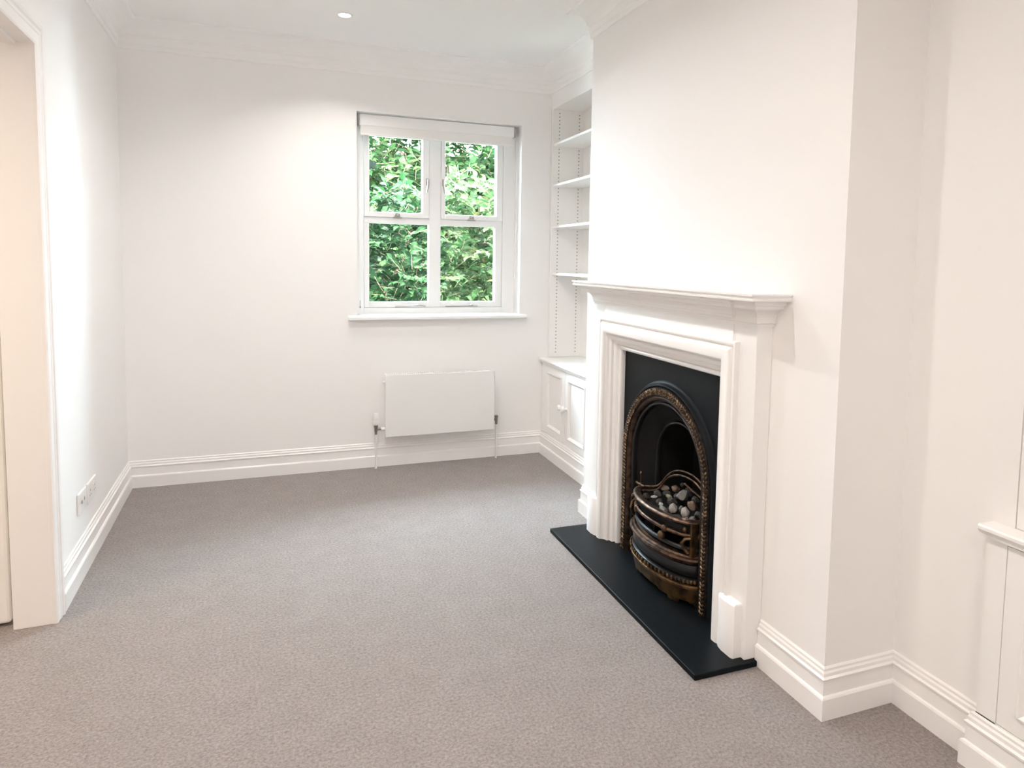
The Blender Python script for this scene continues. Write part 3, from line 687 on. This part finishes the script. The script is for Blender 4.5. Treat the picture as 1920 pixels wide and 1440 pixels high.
# ------------------------------------------------------------------ coals
def coal_mat(name, a, b_): 
    m, n, l, b = new_mat(name); b.inputs['Roughness'].default_value = .55
    tc = n.new('ShaderNodeTexCoord'); nz = n.new('ShaderNodeTexNoise'); nz.inputs['Scale'].default_value = 45; nz.inputs['Detail'].default_value = 6
    rp = n.new('ShaderNodeValToRGB'); rp.color_ramp.elements[0].position = .4; rp.color_ramp.elements[1].position = .62
    rp.color_ramp.elements[0].color = (*b_, 1); rp.color_ramp.elements[1].color = (*a, 1)
    l.new(tc.outputs['Object'], nz.inputs['Vector']); l.new(nz.outputs['Fac'], rp.inputs['Fac']); l.new(rp.outputs['Color'], b.inputs['Base Color'])
    bp = n.new('ShaderNodeBump'); bp.inputs['Strength'].default_value = .4; bp.inputs['Distance'].default_value = .005
    l.new(nz.outputs['Fac'], bp.inputs['Height']); l.new(bp.outputs['Normal'], b.inputs['Normal']); return m
M_cgrey = coal_mat('grey_coal', (.36, .34, .325), (.05, .047, .045))
M_clight = coal_mat('pale_ash_coal', (.62, .59, .57), (.13, .125, .12))
M_cdark = coal_mat('dark_coal', (.075, .068, .062), (.02, .019, .018))
M_cbrown = coal_mat('brown_coal', (.27, .17, .115), (.09, .06, .045))
M_ctan = coal_mat('tan_coal', (.36, .29, .20), (.13, .10, .07))
def lump(seed, mat, nm='coal'):
    import bmesh
    me = bpy.data.meshes.new(nm); bm = bmesh.new(); bmesh.ops.create_icosphere(bm, subdivisions=3, radius=1)
    for v in bm.verts:
        p = v.co.copy(); k = 1 + .40*noise.noise(p*1.1+Vector((seed*7.3, 0, 0))) + .16*noise.noise(p*3.1+Vector((0, seed*3.1, 0)))
        for q in range(11):   # a few flat chipped facets
            rnd = random.Random(seed*31+q); d = Vector((rnd.uniform(-1, 1), rnd.uniform(-1, 1), rnd.uniform(-1, 1))).normalized()
            e = p.dot(d)*k; 
            if e > .74: k *= (.74+.08*(e-.74))/e
        v.co = p*k
    bm.to_mesh(me); bm.free(); me.materials.append(mat)
    for p in me.polygons: p.use_smooth = True
    me.set_sharp_from_angle(angle=math.radians(24))
    return me
mats = dict(g=M_cgrey, l=M_clight, d=M_cdark, b=M_cbrown, t=M_ctan)
lib = {(k, s): lump(s+ord(k), mats[k]) for k in mats for s in range(3)}
COALS = [ # x, y, z, rx, ry, rz, kind, label
 (2.672, -2.150, .412, .020, .036, .012, 't', 'flat tan coal at the back left of the grate basket'),
 (2.571, -2.225, .404, .016, .030, .008, 'l', 'flat pale coal just inside the left of the grate rim'),
 (2.690, -2.222, .428, .022, .025, .019, 'b', 'rounded brown coal at the back centre of the pile'),
 (2.735, -2.212, .438, .013, .014, .013, 'd', 'small dark coal at the very back, just behind the rounded brown coal'),
 (2.728, -2.262, .434, .013, .014, .013, 'd', 'small dark coal behind the largest grey coal, under the curved back rail'),
 (2.672, -2.312, .426, .031, .034, .027, 'g', 'largest grey coal high in the middle of the pile'),
 (2.612, -2.318, .408, .022, .028, .022, 'd', 'dark rounded coal in front of the biggest grey coal'),
 (2.575, -2.268, .396, .018, .018, .016, 'd', 'dark coal directly behind the small pale chip at the front rim'),
 (2.556, -2.312, .400, .010, .018, .009, 'l', 'small pale chip of coal behind the front rim'),
 (2.534, -2.372, .394, .018, .028, .018, 'g', 'grey coal lying against the front rim, left of the pale upright one'),
 (2.566, -2.402, .412, .021, .022, .027, 'l', 'big pale upright coal at the front of the pile'),
 (2.520, -2.405, .390, .012, .014, .012, 'g', 'small grey coal wedged between the front rim and the pale upright coal'),
 (2.610, -2.400, .402, .013, .014, .015, 'g', 'small grey coal between the pale upright coal and the largest grey coal'),
 (2.590, -2.462, .412, .022, .024, .028, 'l', 'pale angular coal next to the right end of the rim'),
 (2.648, -2.430, .420, .024, .030, .022, 'b', 'brown coal at the right behind the pale angular coal'),
 (2.690, -2.392, .430, .020, .022, .018, 'd', 'dark coal to the right of the largest grey coal, against the arch'),
 (2.562, -2.510, .394, .018, .020, .016, 'b', 'small brown coal lowest at the right, close to the front rim'),
 (2.600, -2.500, .388, .022, .020, .016, 'g', 'mid-grey coal at the far right end of the basket beside the arch'),
 (2.530, -2.455, .386, .014, .022, .012, 'b', 'thin brown coal along the front rim below the pale angular coal'),
 (2.630, -2.262, .410, .015, .026, .011, 't', 'thin tan coal left of the biggest grey coal'),
 (2.648, -2.205, .404, .020, .022, .016, 'd', 'dark coal in front of the rounded brown coal'),
 (2.620, -2.180, .396, .022, .026, .018, 'd', 'dark coal below the flat tan coal at the back left'),
 (2.720, -2.300, .428, .018, .020, .016, 'd', None), (2.590, -2.350, .386, .020, .022, .018, 'd', None),
 (2.570, -2.160, .384, .020, .022, .016, 'd', 'dark coal at the far left of the basket inside the rim'),
 (2.680, -2.260, .404, .022, .022, .018, 'd', None), (2.560, -2.440, .384, .020, .020, .015, 'd', None), (2.650, -2.480, .398, .020, .020, .018, 'd', None),
]
GEN = {'d': 'small dark coal mostly buried under larger coals in the grate', 'g': 'small mid-grey coal among the larger coals in the grate', 'b': 'small brown coal close to the front rim at the right'}
for i, (x, y, z, rx, ry, rz, k, lab) in enumerate(COALS):
    o = bpy.data.objects.new('coal', lib[(k, i % 3)]); C.objects.link(o)
    o.location = (x, y, z); o.scale = (rx, ry, rz); o.rotation_euler = (random.uniform(-.35, .35), random.uniform(-.35, .35), random.uniform(-.5, .5))
    tag(o, lab or GEN[k], 'coal', 'coals heaped in the grate basket' if lab else 'small '+{'d': 'dark', 'g': 'grey', 'b': 'brown'}[k]+' coals in the grate')
